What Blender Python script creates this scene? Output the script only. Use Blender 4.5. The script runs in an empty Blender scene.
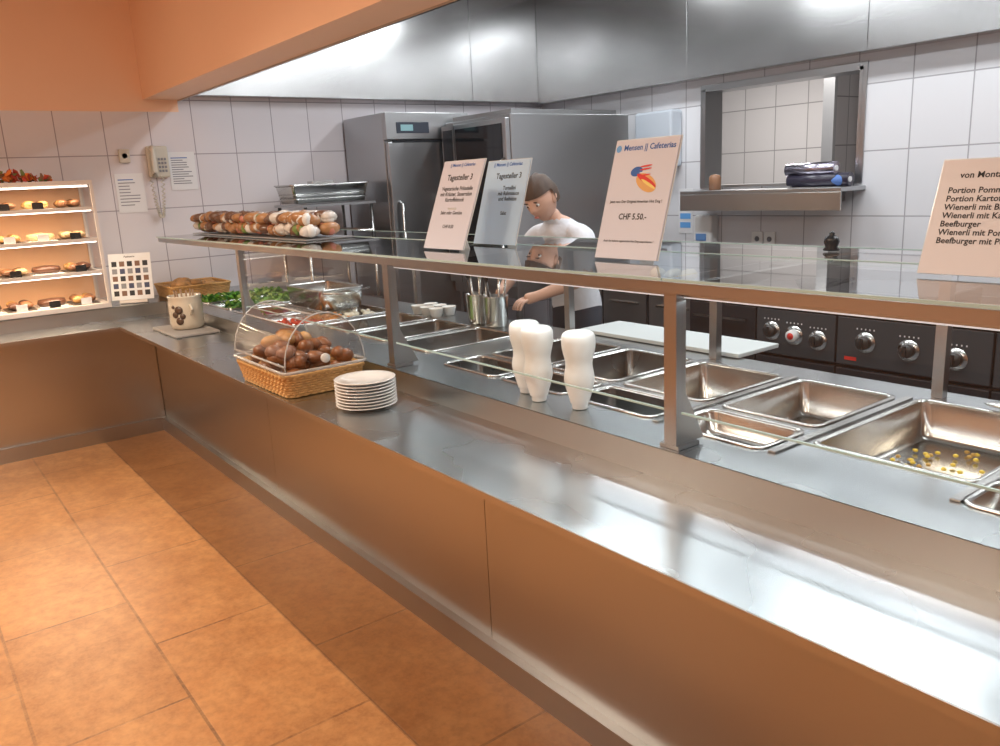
import bpy, bmesh, math, random
from mathutils import Vector, Matrix, Euler
random.seed(7)
scene = bpy.context.scene
try:
    scene.view_settings.view_transform = 'Standard'
    scene.view_settings.look = 'None'
except Exception: pass

# world frame: "a" = distance along the counter towards the left wall (world -X), b = world Y, z = up
def W(a, b, z): return Vector((-a, b, z))

# ---------------------------------------------------------------- materials
MATS = {}
def P(name, col, rough=0.5, metal=0.0, emit=None, es=0.0, coat=0.0, trans=0.0, alpha=1.0, noise=None, bump=None, spec=None):
    if name in MATS: return MATS[name]
    m = bpy.data.materials.new(name); m.use_nodes = True
    nt = m.node_tree; b = nt.nodes['Principled BSDF']
    b.inputs['Base Color'].default_value = (*col, 1)
    b.inputs['Roughness'].default_value = rough
    b.inputs['Metallic'].default_value = metal
    b.inputs['Coat Weight'].default_value = coat
    b.inputs['Transmission Weight'].default_value = trans
    b.inputs['Alpha'].default_value = alpha
    if spec is not None: b.inputs['Specular IOR Level'].default_value = spec
    if emit:
        b.inputs['Emission Color'].default_value = (*emit, 1); b.inputs['Emission Strength'].default_value = es
        try: m.cycles.emission_sampling='NONE'
        except Exception: pass
    tc = nt.nodes.new('ShaderNodeTexCoord')
    if noise:   # (scale, amount, stretch(x,y,z))
        sc, amt, st = noise
        mp = nt.nodes.new('ShaderNodeMapping'); mp.inputs['Scale'].default_value = st
        n = nt.nodes.new('ShaderNodeTexNoise'); n.inputs['Scale'].default_value = sc; n.inputs['Detail'].default_value = 5
        nt.links.new(tc.outputs['Object'], mp.inputs['Vector']); nt.links.new(mp.outputs[0], n.inputs['Vector'])
        mx = nt.nodes.new('ShaderNodeMix'); mx.data_type = 'RGBA'
        mx.inputs[6].default_value = (*[max(0, c*(1-amt)) for c in col], 1)
        mx.inputs[7].default_value = (*[min(1, c*(1+amt)) for c in col], 1)
        nt.links.new(n.outputs['Fac'], mx.inputs[0]); nt.links.new(mx.outputs[2], b.inputs['Base Color'])
    if bump:
        sc, strg, st = bump
        mp = nt.nodes.new('ShaderNodeMapping'); mp.inputs['Scale'].default_value = st
        n = nt.nodes.new('ShaderNodeTexNoise'); n.inputs['Scale'].default_value = sc; n.inputs['Detail'].default_value = 3
        bp = nt.nodes.new('ShaderNodeBump'); bp.inputs['Strength'].default_value = strg; bp.inputs['Distance'].default_value = 0.02
        nt.links.new(tc.outputs['Object'], mp.inputs['Vector']); nt.links.new(mp.outputs[0], n.inputs['Vector'])
        nt.links.new(n.outputs['Fac'], bp.inputs['Height']); nt.links.new(bp.outputs[0], b.inputs['Normal'])
    MATS[name] = m
    return m

def steel(name, col=(0.62,0.62,0.61), rough=0.25, dr=0.02, cloud=1.5, wave=None, var=.02, aniso=0.0):
    """brushed stainless: near constant gloss with very soft, large smears"""
    if name in MATS: return MATS[name]
    m = bpy.data.materials.new(name); m.use_nodes = True
    nt = m.node_tree; b = nt.nodes['Principled BSDF']
    b.inputs['Metallic'].default_value = 1
    b.inputs['Anisotropic'].default_value = aniso
    tc = nt.nodes.new('ShaderNodeTexCoord')
    n = nt.nodes.new('ShaderNodeTexNoise'); n.inputs['Scale'].default_value = cloud; n.inputs['Detail'].default_value = 2
    nt.links.new(tc.outputs['Object'], n.inputs['Vector'])
    mr = nt.nodes.new('ShaderNodeMapRange'); mr.inputs[1].default_value = 0.3; mr.inputs[2].default_value = 0.7
    mr.inputs[3].default_value = rough-dr; mr.inputs[4].default_value = rough+dr
    nt.links.new(n.outputs['Fac'], mr.inputs[0]); nt.links.new(mr.outputs[0], b.inputs['Roughness'])
    mx = nt.nodes.new('ShaderNodeMix'); mx.data_type = 'RGBA'
    mx.inputs[6].default_value = (*[c*(1-var) for c in col], 1); mx.inputs[7].default_value = (*[min(1,c*(1+var)) for c in col], 1)
    nt.links.new(n.outputs['Fac'], mx.inputs[0]); nt.links.new(mx.outputs[2], b.inputs['Base Color'])
    if wave:
        n2 = nt.nodes.new('ShaderNodeTexNoise'); n2.inputs['Scale'].default_value = wave[0]; n2.inputs['Detail'].default_value = 0
        mp2 = nt.nodes.new('ShaderNodeMapping'); mp2.inputs['Scale'].default_value = wave[2]
        nt.links.new(tc.outputs['Object'], mp2.inputs[0]); nt.links.new(mp2.outputs[0], n2.inputs['Vector'])
        bp = nt.nodes.new('ShaderNodeBump'); bp.inputs['Strength'].default_value = wave[1]; bp.inputs['Distance'].default_value = 0.1
        nt.links.new(n2.outputs['Fac'], bp.inputs['Height']); nt.links.new(bp.outputs[0], b.inputs['Normal'])
    MATS[name] = m
    return m

def pane_mat(name, tint, refl=1.0):
    if name in MATS: return MATS[name]
    m = bpy.data.materials.new(name); m.use_nodes = True
    nt = m.node_tree; nt.nodes.clear()
    o = nt.nodes.new('ShaderNodeOutputMaterial'); mix = nt.nodes.new('ShaderNodeMixShader')
    t = nt.nodes.new('ShaderNodeBsdfTransparent'); t.inputs[0].default_value = (*tint, 1)
    g = nt.nodes.new('ShaderNodeBsdfGlossy'); g.inputs['Roughness'].default_value = 0.02
    lw = nt.nodes.new('ShaderNodeLayerWeight'); lw.inputs['Blend'].default_value = 0.5
    pw = nt.nodes.new('ShaderNodeMath'); pw.operation='POWER'; pw.inputs[1].default_value=4.0
    mu = nt.nodes.new('ShaderNodeMath'); mu.operation='MULTIPLY_ADD'; mu.use_clamp=True; mu.inputs[1].default_value=0.75*refl; mu.inputs[2].default_value=0.03*refl
    nt.links.new(lw.outputs['Facing'], pw.inputs[0]); nt.links.new(pw.outputs[0], mu.inputs[0]); nt.links.new(mu.outputs[0], mix.inputs[0])
    nt.links.new(t.outputs[0], mix.inputs[1]); nt.links.new(g.outputs[0], mix.inputs[2]); nt.links.new(mix.outputs[0], o.inputs[0])
    MATS[name] = m
    return m

def brick_mat(name, c1, c2, mort, w, h, msize, axes, off=0.0, rough=0.15, offs=(0,0,0), blotch=None, bump=0.3, band=None):
    m = bpy.data.materials.new(name); m.use_nodes = True
    nt = m.node_tree; b = nt.nodes['Principled BSDF']
    tc = nt.nodes.new('ShaderNodeTexCoord'); sp = nt.nodes.new('ShaderNodeSeparateXYZ'); cb = nt.nodes.new('ShaderNodeCombineXYZ')
    ad = nt.nodes.new('ShaderNodeVectorMath'); ad.operation = 'ADD'; ad.inputs[1].default_value = offs
    nt.links.new(tc.outputs['Object'], sp.inputs[0])
    nt.links.new(sp.outputs[axes[0]], cb.inputs[0]); nt.links.new(sp.outputs[axes[1]], cb.inputs[1]); nt.links.new(cb.outputs[0], ad.inputs[0])
    br = nt.nodes.new('ShaderNodeTexBrick'); br.offset = off; br.inputs['Scale'].default_value = 1
    br.inputs['Color1'].default_value = (*c1, 1); br.inputs['Color2'].default_value = (*c2, 1); br.inputs['Mortar'].default_value = (*mort, 1)
    br.inputs['Brick Width'].default_value = w; br.inputs['Row Height'].default_value = h
    br.inputs['Mortar Size'].default_value = msize; br.inputs['Mortar Smooth'].default_value = 0.2
    nt.links.new(ad.outputs[0], br.inputs['Vector'])
    col = br.outputs['Color']
    if blotch:
        for sc, amt, dark in blotch:
            n = nt.nodes.new('ShaderNodeTexNoise'); n.inputs['Scale'].default_value = sc; n.inputs['Detail'].default_value = 6; n.inputs['Roughness'].default_value = 0.6
            nt.links.new(ad.outputs[0], n.inputs['Vector'])
            mr = nt.nodes.new('ShaderNodeMapRange'); mr.inputs[1].default_value = 0.40; mr.inputs[2].default_value = 0.65
            mr.inputs[3].default_value = 0; mr.inputs[4].default_value = amt
            nt.links.new(n.outputs['Fac'], mr.inputs[0])
            mx = nt.nodes.new('ShaderNodeMix'); mx.data_type = 'RGBA'; mx.inputs[7].default_value = (*dark, 1)
            nt.links.new(mr.outputs[0], mx.inputs[0]); nt.links.new(col, mx.inputs[6]); col = mx.outputs[2]
        rr = nt.nodes.new('ShaderNodeMapRange'); rr.inputs[3].default_value = rough*0.8; rr.inputs[4].default_value = rough*1.5
        nt.links.new(n.outputs['Fac'], rr.inputs[0]); nt.links.new(rr.outputs[0], b.inputs['Roughness'])
    else: b.inputs['Roughness'].default_value = rough
    if band:   # tile colour multiplied darker past a set Y
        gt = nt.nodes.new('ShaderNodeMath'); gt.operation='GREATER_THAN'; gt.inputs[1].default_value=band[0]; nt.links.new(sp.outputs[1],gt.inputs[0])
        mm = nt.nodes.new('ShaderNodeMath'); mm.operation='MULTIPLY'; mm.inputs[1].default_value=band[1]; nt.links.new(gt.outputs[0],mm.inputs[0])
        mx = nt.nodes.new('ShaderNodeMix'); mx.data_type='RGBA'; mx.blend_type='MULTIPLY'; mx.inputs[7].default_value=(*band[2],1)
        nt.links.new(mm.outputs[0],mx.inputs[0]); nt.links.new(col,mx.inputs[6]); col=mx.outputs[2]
    nt.links.new(col, b.inputs['Base Color'])
    bp = nt.nodes.new('ShaderNodeBump'); bp.invert = True; bp.inputs['Strength'].default_value = bump; bp.inputs['Distance'].default_value = 0.004
    nt.links.new(br.outputs['Fac'], bp.inputs['Height']); nt.links.new(bp.outputs[0], b.inputs['Normal'])
    return m

S_top  = steel('steel_worktop', (0.53,0.56,0.58), 0.27, 0.03, 2.5, var=.03)
S_ser  = steel('steel_serving_top', (0.46,0.49,0.50), 0.27, 0.02)
S_pan  = steel('steel_panel', (0.50,0.49,0.47), 0.30, 0.02)
S_hood = steel('steel_hood', (0.56,0.56,0.56), 0.23, 0.02, wave=(1.0,0.22,(1.2,1.2,0.3)), var=.01)
S_app  = steel('steel_appliance', (0.47,0.48,0.49), 0.32)
S_gn   = steel('steel_pan_polished', (0.58,0.58,0.56), 0.22, .03, 6)
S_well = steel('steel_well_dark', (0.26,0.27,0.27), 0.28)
S_post = steel('steel_post', (0.42,0.42,0.42), 0.30)
BLK = P('black_enamel', (0.02,0.021,0.024), 0.25)
DGR = P('dark_grey_front', (0.035,0.039,0.046), 0.3, 0.3)
BGL = P('black_oven_glass', (0.015,0.017,0.02), 0.06)
WHT = P('white_plastic', (0.80,0.80,0.78), 0.3)
PORC = P('white_porcelain', (0.82,0.81,0.79), 0.12, coat=0.5)
GLS = pane_mat('clear_glass', (0.965,0.985,0.98), 1.6)
GLSV = pane_mat('clear_glass_front', (0.965,0.985,0.98), 1.2)
GLSD = pane_mat('clear_acrylic', (0.975,0.975,0.975), 1.3)
GEDGE = P('glass_edge_green', (0.42,0.55,0.52), 0.1, emit=(0.45,0.7,0.65), es=0.05)
ORG = P('peach_orange_paint', (0.93,0.61,0.41), 0.5, noise=(1.2,0.04,(1,1,1)))
WICK = P('wicker', (0.58,0.33,0.12), 0.6, noise=(60,0.35,(1,1,1)))
LED = P('lamp_diffuser', (1,1,1), 0.5, emit=(1.0,0.93,.82), es=3)
LEDG = P('guard_lamp_diffuser', (.8,.8,.8), 0.5, emit=(0.95,0.98,1), es=.5)
PAPER = P('paper_white', (0.78,0.78,0.79), 0.5)
INK = P('ink_black', (0.02,0.02,0.025), 0.6)

# ---------------------------------------------------------------- mesh builder
class MB:
    def __init__(s, name): s.name=name; s.bm=bmesh.new(); s.mats=[]
    def mi(s, m):
        if m not in s.mats: s.mats.append(m)
        return s.mats.index(m)
    def face(s, vs, m, smooth=False):
        try: f = s.bm.faces.new(vs)
        except ValueError: return
        f.material_index = s.mi(m); f.smooth = smooth; return f
    def quad(s, pts, m): return s.face([s.bm.verts.new(W(*p)) for p in pts], m)
    def box(s, a0,a1,b0,b1,z0,z1, m, bev=0.0, M=None):
        r = bmesh.ops.create_cube(s.bm, size=1)
        c = Vector((-(a0+a1)/2,(b0+b1)/2,(z0+z1)/2))
        d = (abs(a1-a0),abs(b1-b0),abs(z1-z0))
        for v in r['verts']:
            v.co = Vector((v.co.x*d[0], v.co.y*d[1], v.co.z*d[2]))
            if M: v.co = M @ v.co
            v.co += c
        fs = set(f for v in r['verts'] for f in v.link_faces)
        i = s.mi(m)
        for f in fs: f.material_index = i
        if bev>0:
            es = set(e for v in r['verts'] for e in v.link_edges)
            bmesh.ops.bevel(s.bm, geom=list(es), offset=bev, segments=2, affect='EDGES', profile=0.5)
    def loops(s, L, m, cap0=True, cap1=True, smooth=True, closed=True):
        rings = [[s.bm.verts.new(p) for p in lp] for lp in L]
        n = len(rings[0])
        for r0, r1 in zip(rings, rings[1:]):
            for i in range(n if closed else n-1):
                j=(i+1)%n
                s.face([r0[i],r0[j],r1[j],r1[i]], m, smooth)
        if cap0: s.face(list(reversed(rings[0])), m)
        if cap1: s.face(rings[-1], m)
    def lathe(s, a,b,z, prof, m, seg=24, M=None):
        L=[]
        for r,h in prof:
            ring=[]
            for i in range(seg):
                t=2*math.pi*i/seg
                p=Vector((r*math.cos(t), r*math.sin(t), h))
                if M: p = M @ p
                ring.append(p+W(a,b,z))
            L.append(ring)
        s.loops(L, m)
    def tube(s, pts, r, m, seg=8, cap=True):
        pts=[Vector(p) for p in pts]; L=[]
        n=len(pts)
        for i,p in enumerate(pts):
            d = (pts[min(i+1,n-1)]-pts[max(i-1,0)]).normalized()
            up = Vector((0,0,1)) if abs(d.z)<0.9 else Vector((1,0,0))
            u = d.cross(up).normalized(); v = d.cross(u)
            rr = r[i] if isinstance(r,(list,tuple)) else r
            L.append([p+u*rr*math.cos(2*math.pi*k/seg)+v*rr*math.sin(2*math.pi*k/seg) for k in range(seg)])
        s.loops(L, m, cap, cap)
    def ctube(s, pts, r, m, seg=6):
        pts=[Vector(p) for p in pts]; n=len(pts); rings=[]
        for i,p in enumerate(pts):
            d=(pts[(i+1)%n]-pts[i-1]).normalized(); u=d.cross(Vector((0,0,1))).normalized(); v=d.cross(u)
            rings.append([s.bm.verts.new(p+u*r*math.cos(2*math.pi*k/seg)+v*r*math.sin(2*math.pi*k/seg)) for k in range(seg)])
        for i in range(n):
            a,b=rings[i],rings[(i+1)%n]
            for k in range(seg): s.face([a[k],a[(k+1)%seg],b[(k+1)%seg],b[k]], m, True)
    def cyl(s, p0, p1, r, m, seg=16, r2=None):
        s.tube([W(*p0),W(*p1)], [r, r if r2 is None else r2], m, seg)
    def blob(s, a,b,z, rx,ry,rz, m, rz_=0.0, jit=0.06, sub=2, tilt=0.0, smooth=True):
        r = bmesh.ops.create_icosphere(s.bm, subdivisions=sub, radius=1)
        ph=[random.uniform(0,6) for _ in range(3)]
        M = Matrix.Rotation(rz_,3,'Z') @ Matrix.Rotation(tilt,3,'Y')
        for v in r['verts']:
            c=v.co.copy(); k=1+jit*(math.sin(3*c.x+ph[0])+math.sin(4*c.y+ph[1])+math.sin(3*c.z+ph[2]))
            v.co = M @ Vector((c.x*rx*k,c.y*ry*k,c.z*rz*k)) + W(a,b,z)
        i=s.mi(m)
        for f in set(f for v in r['verts'] for f in v.link_faces): f.material_index=i; f.smooth=smooth
    def done(s, bevel=0.0, recalc=True, loc=None, rot=None, parent=None):
        if recalc: bmesh.ops.recalc_face_normals(s.bm, faces=s.bm.faces[:])
        me=bpy.data.meshes.new(s.name); s.bm.to_mesh(me); s.bm.free()
        for m in s.mats: me.materials.append(m)
        o=bpy.data.objects.new(s.name, me); scene.collection.objects.link(o)
        if bevel:
            md=o.modifiers.new('bevel','BEVEL'); md.width=bevel; md.segments=2; md.limit_method='ANGLE'; md.angle_limit=math.radians(50)
        if loc is not None: o.location=loc
        if rot is not None: o.rotation_euler=rot
        if parent: o.parent=parent
        return o

def rrect(a0,a1,b0,b1,z,r,n=4):
    pts=[]
    for (ca,cb,s0) in ((a1-r,b1-r,0),(a0+r,b1-r,90),(a0+r,b0+r,180),(a1-r,b0+r,270)):
        for k in range(n+1):
            t=math.radians(s0+90*k/n); pts.append(W(ca+r*math.cos(t), cb+r*math.sin(t), z))
    return pts

def gn_pan(mb, a0,a1,b0,b1,z,depth,m=None,r=0.03):
    m=m or S_gn; o=0.012
    L=[rrect(a0-o,a1+o,b0-o,b1+o,z+0.001,r+o), rrect(a0-o,a1+o,b0-o,b1+o,z+0.006,r+o), rrect(a0,a1,b0,b1,z+0.007,r),
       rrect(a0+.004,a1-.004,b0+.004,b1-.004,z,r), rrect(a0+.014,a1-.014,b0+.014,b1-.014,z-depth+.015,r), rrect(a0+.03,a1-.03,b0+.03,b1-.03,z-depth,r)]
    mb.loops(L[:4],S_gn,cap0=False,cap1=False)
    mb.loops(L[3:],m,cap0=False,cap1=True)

def grid_plate(mb, u0,u1,v0,v1, holes, fn, m):
    us=sorted(set([u0,u1]+[h[0] for h in holes]+[h[1] for h in holes])); vs=sorted(set([v0,v1]+[h[2] for h in holes]+[h[3] for h in holes]))
    vt={}
    def V(u,v):
        if (u,v) not in vt: vt[(u,v)]=mb.bm.verts.new(fn(u,v))
        return vt[(u,v)]
    for i in range(len(us)-1):
        for j in range(len(vs)-1):
            cu=(us[i]+us[i+1])/2; cv=(vs[j]+vs[j+1])/2
            if any(h[0]<cu<h[1] and h[2]<cv<h[3] for h in holes): continue
            mb.face([V(us[i],vs[j]),V(us[i+1],vs[j]),V(us[i+1],vs[j+1]),V(us[i],vs[j+1])],m)

def text(body, size, loc, m, parent, rot=(math.pi/2,0,0), align='CENTER', name='lettering'):
    c=bpy.data.curves.new(name,'FONT'); c.body=body; c.size=size; c.align_x=align; c.offset=size*0.018; c.resolution_u=2
    c.materials.append(m)
    o=bpy.data.objects.new(name,c); scene.collection.objects.link(o); o.parent=parent; o.location=loc; o.rotation_euler=rot
    return o

def area(name, loc, sx, sy, power, col, rot=(0,0,0), parent=None, spread=None):
    l=bpy.data.lights.new(name,'AREA'); l.shape='RECTANGLE'; l.size=sx; l.size_y=sy; l.energy=power; l.color=col
    if spread: l.spread=spread
    o=bpy.data.objects.new(name,l); scene.collection.objects.link(o); o.location=loc; o.rotation_euler=rot
    if parent: o.parent=parent
    return o

# ---------------------------------------------------------------- room shell
A=6.9; B=5.9; HC=3.5
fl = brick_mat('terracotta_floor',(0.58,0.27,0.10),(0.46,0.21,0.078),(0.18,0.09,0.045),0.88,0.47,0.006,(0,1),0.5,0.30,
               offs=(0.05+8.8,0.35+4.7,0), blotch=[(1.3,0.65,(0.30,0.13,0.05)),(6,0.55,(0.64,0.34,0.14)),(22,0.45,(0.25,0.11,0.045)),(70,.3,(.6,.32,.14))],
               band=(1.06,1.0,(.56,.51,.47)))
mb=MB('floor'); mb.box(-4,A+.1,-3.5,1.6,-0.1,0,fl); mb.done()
kf = brick_mat('kitchen_floor_tile',(0.16,0.16,0.17),(0.14,0.14,0.15),(0.08,0.08,0.08),0.3,0.3,0.006,(0,1),0,0.3)
mb=MB('floor_kitchen'); mb.box(-4,A+.1,1.6,B+.1,-0.1,0,kf); mb.done()
t1 = brick_mat('wall_tile_left',(0.74,0.71,0.74),(0.72,0.69,0.72),(0.36,0.33,0.36),0.335,0.415,0.004,(1,2),0,0.14,offs=(0.15+3.35,0.04,0))
mb=MB('wall_left'); mb.box(A,A+.1,-3.5,B+.1,0,2.36,t1); mb.box(A,A+.1,-3.5,2.1,2.36,HC,ORG); mb.box(A,A+.1,2.1,B+.1,2.36,HC,t1); mb.done()
t2 = brick_mat('wall_tile_back',(0.74,0.74,0.76),(0.72,0.72,0.74),(0.40,0.39,0.41),0.40,0.47,0.005,(0,2),0,0.14,offs=(0.14+8,0.10,0))
WH=(3.30,4.74,1.55,2.38)
mb=MB('wall_back')
grid_plate(mb,-4,A,0,HC,[WH],lambda u,v:W(u,B,v),t2)
grid_plate(mb,-4,A,0,HC,[WH],lambda u,v:W(u,B+.2,v),t2)
mb.done(recalc=False)
mb=MB('window_1')   # steel lined serving hatch
fr=S_app
a0,a1,z0,z1=WH
mb.box(a0-.0,a0+.025,B-.015,B+.215,z0,z1,fr); mb.box(a1-.025,a1,B-.015,B+.215,z0,z1,fr)
mb.box(a0,a1,B-.015,B+.215,z1-.025,z1,fr); mb.box(a0,a1,B-.02,B+.215,z0,z0+.02,fr)
mb.box(a0-.03,a0,B-.012,B-.002,z0,z1+.03,fr); mb.box(a1,a1+.03,B-.012,B-.002,z0,z1+.03,fr); mb.box(a0,a1,B-.012,B-.002,z1,z1+.03,fr)
mb.done()
t3 = brick_mat('wall_tile_scullery',(0.70,0.68,0.68),(0.68,0.66,0.66),(0.34,0.33,0.33),0.40,0.47,0.006,(0,2),0,0.2)
t4 = brick_mat('wall_tile_scullery_side',(0.70,0.68,0.68),(0.68,0.66,0.66),(0.34,0.33,0.33),0.40,0.47,0.006,(1,2),0,0.2)
mb=MB('wall_scullery'); mb.box(2.3,8.0,8.2,8.3,0,3.0,t3); mb.box(2.2,2.3,B+.2,8.3,0,3.0,t4); mb.box(8.0,8.1,B+.2,8.3,0,3.0,t4)
mb.box(4.62,4.70,7.75,8.19,0,2.99,t4); mb.box(4.60,4.72,7.70,7.75,0,2.99,S_app)
mb.box(2.2,8.1,B+.2,8.3,3.0,3.1,P('ceiling_white',(0.8,0.8,0.8),0.7)); mb.box(2.2,8.1,B+.2,8.3,-.1,0,kf); mb.done()
mb=MB('wall_front'); mb.box(-4,A,-3.6,-3.5,0,HC,ORG); mb.done()
mb=MB('wall_right'); mb.box(-4.1,-4,-3.6,B+.1,0,HC,ORG); mb.done()
mb=MB('ceiling'); mb.box(-4.1,A+.1,-3.6,B+.1,HC,HC+.1,P('ceiling_white',(0.8,0.8,0.8),0.7)); mb.done()
# orange bulkhead above the counter
mb=MB('ceiling_bulkhead'); mb.box(-4,A,1.84,2.10,2.45,HC,ORG); mb.box(-4,A,2.101,2.115,2.44,HC-.001,S_hood)
mb.done()
# stainless extraction skirt
mb=MB('extractor_hood')
seams=[-4,-2,0,1.6,3.2,4.8,A-.1]
for s0,s1 in zip(seams,seams[1:]): mb.box(s0+.002,s1-.002,B-.16,B-.13,2.46,HC-.002,S_hood)
mb.box(-4,A-.1,B-.13,B-.002,2.46,2.48,S_hood)
for s0,s1 in zip([2.12,4.9],[4.9,B-.16]): mb.box(A-.14,A-.11,s0+.002,s1-.002,2.475,HC-.002,S_hood)
mb.box(A-.11,A-.002,2.12,B-.16,2.475,2.495,S_hood)
mb.done(bevel=0.003)

# ---------------------------------------------------------------- counter body
ZT=0.85; ZS=0.94
mb=MB('serving_counter')
# tray slide
mb.box(-1.5,6.40,1.236,1.66,ZT-.012,ZT,S_top); mb.box(-1.5,5.98,1.233,1.236,ZT-.022,ZT-.001,S_pan)
mb.box(5.983,6.40,-2.5,1.236,ZT-.012,ZT,S_top); mb.box(5.98,5.983,-2.5,1.25,ZT-.022,ZT-.001,S_pan)
# cladding panels
for s0,s1 in zip([-1.5,0.2,2.14,4.1],[0.2,2.14,4.1,6.24]): mb.box(s0+.0015,s1-.0015,1.505,1.53,0.10,ZT-.013,S_pan)
for s0,s1 in zip([-2.5,-0.9],[-0.9,1.505]): mb.box(6.25,6.275,s0+.0015,s1-.0015,0.10,ZT-.013,S_pan)
mb.box(-1.5,6.24,1.53,1.56,0.02,ZT-.013,BLK)
mb.box(-1.5,6.22,1.47,1.53,0.0,0.10,S_app); mb.box(6.22,6.28,-2.5,1.53,0.0,0.10,S_app)
# step up to the serving top
mb.box(-1.5,6.4,1.66,1.675,ZT,ZS-.002,S_pan); mb.box(6.40,6.415,-2.5,1.66,ZT,ZS-.002,S_pan)
for bb in (0.3,-0.6): mb.box(6.05,6.25,bb,bb+.03,ZT-.05,ZT-.012,S_app)
holes=[(0.02,0.34,2.10,2.60),(0.02,0.34,1.82,2.03),(0.40,0.72,2.08,2.60),(0.40,0.74,1.84,2.03),(0.78,1.20,1.98,2.60),
       (1.28,1.62,2.12,2.58),(1.28,1.62,1.84,2.06)]
for c in [(1.70,2.07),(2.12,2.48),(2.53,2.89)]:
    holes.append((c[0],c[1],2.12,2.58)); holes.append((c[0],c[1],1.86,2.06))
coldcols=[(3.15,3.48),(3.56,3.89),(3.97,4.30)]
for c in coldcols: holes.append((c[0],c[1],1.95,2.48))
salad=[(4.42,4.86),(4.96,5.36),(5.46,5.86),(5.94,6.3)]
for c in salad: holes.append((c[0],c[1],1.82,2.50))
grid_plate(mb,-1.5,6.88,1.66,2.75,holes,lambda u,v:W(u,v,ZS),S_ser)
grid_plate(mb,6.40,6.88,-2.5,1.66,[],lambda u,v:W(u,v,ZS),S_ser)
# rear
mb.box(-1.5,6.3,2.735,2.75,0.1,ZS-.001,S_pan); mb.box(-1.5,6.3,1.56,2.735,0.08,0.10,S_pan)
mb.box(-1.51,-1.5,1.505,2.75,0.1,ZS-.001,S_pan)
cnt=mb.done(recalc=False)
mb=MB('gastronorm_pans')
for i,h in enumerate(holes):
    if h[0]>4.4: gn_pan(mb,*h,ZS,0.07)
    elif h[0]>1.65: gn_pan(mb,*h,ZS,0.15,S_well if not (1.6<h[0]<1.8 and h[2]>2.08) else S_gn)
    elif h[3]<2.1: gn_pan(mb,*h,ZS,0.07)
    else: gn_pan(mb,*h,ZS,0.12)
# loose fitting bars and ring handles between the pans
for a in (0.76,1.24,1.66): mb.box(a-.012,a+.012,1.84,2.60,ZS+.001,ZS+.006,S_gn)
mb.done(recalc=False,parent=cnt)
# rear white cutting board
mb=MB('cutting_board'); mb.box(2.0,2.95,2.72,3.00,ZS+.003,ZS+.022,P('board_white',(0.58,0.62,0.62),0.4)); mb.done(bevel=.004)

# ---------------------------------------------------------------- sneeze guard
mb=MB('sneeze_guard')
for aa in (-1.0,0.1,1.46,3.02,4.78):
    mb.box(aa-.022,aa+.022,1.680,1.720,ZS+.001,1.40,S_post)
    mb.box(aa-.035,aa+.035,1.675,1.765,ZS+.001,ZS+.012,S_post)
    mb.face([mb.bm.verts.new(W(*p)) for p in ((aa-.022,1.72,ZS+.012),(aa-.022,1.80,ZS+.012),(aa-.022,1.72,ZS+.16))],S_post)
for aa in (-.6,0.25,1.18,2.08,2.97,4.4):
    mb.box(aa-.018,aa+.018,2.655,2.69,ZS+.001,1.40,S_post)
mb.box(-1.5,6.35,1.66,1.70,1.385,1.415,S_post)
mb.box(-1.5,6.35,2.655,2.685,1.37,1.40,S_post)
mb.box(-1.4,3.0,1.71,1.74,1.37,1.384,S_app)
mb.box(-1.4,3.0,1.712,1.738,1.366,1.37,LEDG)
def hpane(a0,a1,b0,b1,z): mb.quad([(a0,b0,z),(a1,b0,z),(a1,b1,z),(a0,b1,z)],GLS)
for s0,s1 in ((-1.5,0.1),(0.105,1.46),(1.465,3.02),(3.025,4.7),(4.705,6.35)):
    hpane(s0,s1,1.655,2.24,1.424)
    mb.box(s0,s1,1.649,1.6545,1.418,1.426,GEDGE); mb.box(s0,s1,2.2405,2.246,1.418,1.426,GEDGE)
    hpane(s0,s1,2.30,2.75,1.407); mb.box(s0,s1,2.751,2.756,1.403,1.409,GEDGE); mb.box(s0,s1,2.294,2.2995,1.403,1.409,GEDGE)
for s0,s1 in ((-1.4,0.06),(0.14,1.43),(1.49,2.99),(3.06,4.74)):
    mb.quad([(s0,1.694,1.05),(s1,1.694,1.05),(s1,1.694,1.38),(s0,1.694,1.38)],GLSV); mb.box(s0,s1,1.691,1.697,1.044,1.0495,GEDGE)
for aa in (-1.0,0.1,1.46,3.02,4.78,6.3):
    mb.box(aa-.015,aa+.015,1.70,2.67,1.375,1.40,S_post)
sg=mb.done(recalc=False)
area('guard_light',W(0.8,1.725,1.36),3.6,0.03,5,(0.9,0.97,1.0),parent=None).parent=sg

# ---------------------------------------------------------------- signs
def sign(name, a, b, z, bg, lines, lean=0.3, w=0.297, h=0.42, rz=0.0, strut=True):
    m=MB(name)
    m.box(-w/2,w/2,-.0015,.0015,0,h,bg)
    if strut:
        m.box(-w/2-.004,w/2+.004,.003,.005,0,h+.004,P('acrylic_solid',(0.7,0.72,0.72),.15))
        M=Matrix.Rotation(lean*1.9,3,'X')
        m.box(-.03,.03,.055,.058,0.008,.20,P('acrylic_solid',(0.7,0.72,0.72),.15),M=M)
    o=m.done(loc=W(a,b,z), rot=(-lean,0,rz))
    for (t,sz,x,zz,mt,al) in lines:
        text(t,sz,(x,-.0022,zz),mt,o,align=al)
    return o
BLUE=P('ink_blue',(0.03,0.13,0.45),0.5); RED=P('ink_red',(0.7,0.04,0.03),0.5); GREY=P('ink_grey',(0.25,0.25,0.27),0.5)
PINKP=P('paper_warm',(0.66,0.68,0.78),0.35); BLUP=P('paper_bluish',(0.54,0.70,0.86),0.35); PEAP=P('paper_peach',(0.68,0.65,0.68),0.35)
ZG=1.432
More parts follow.
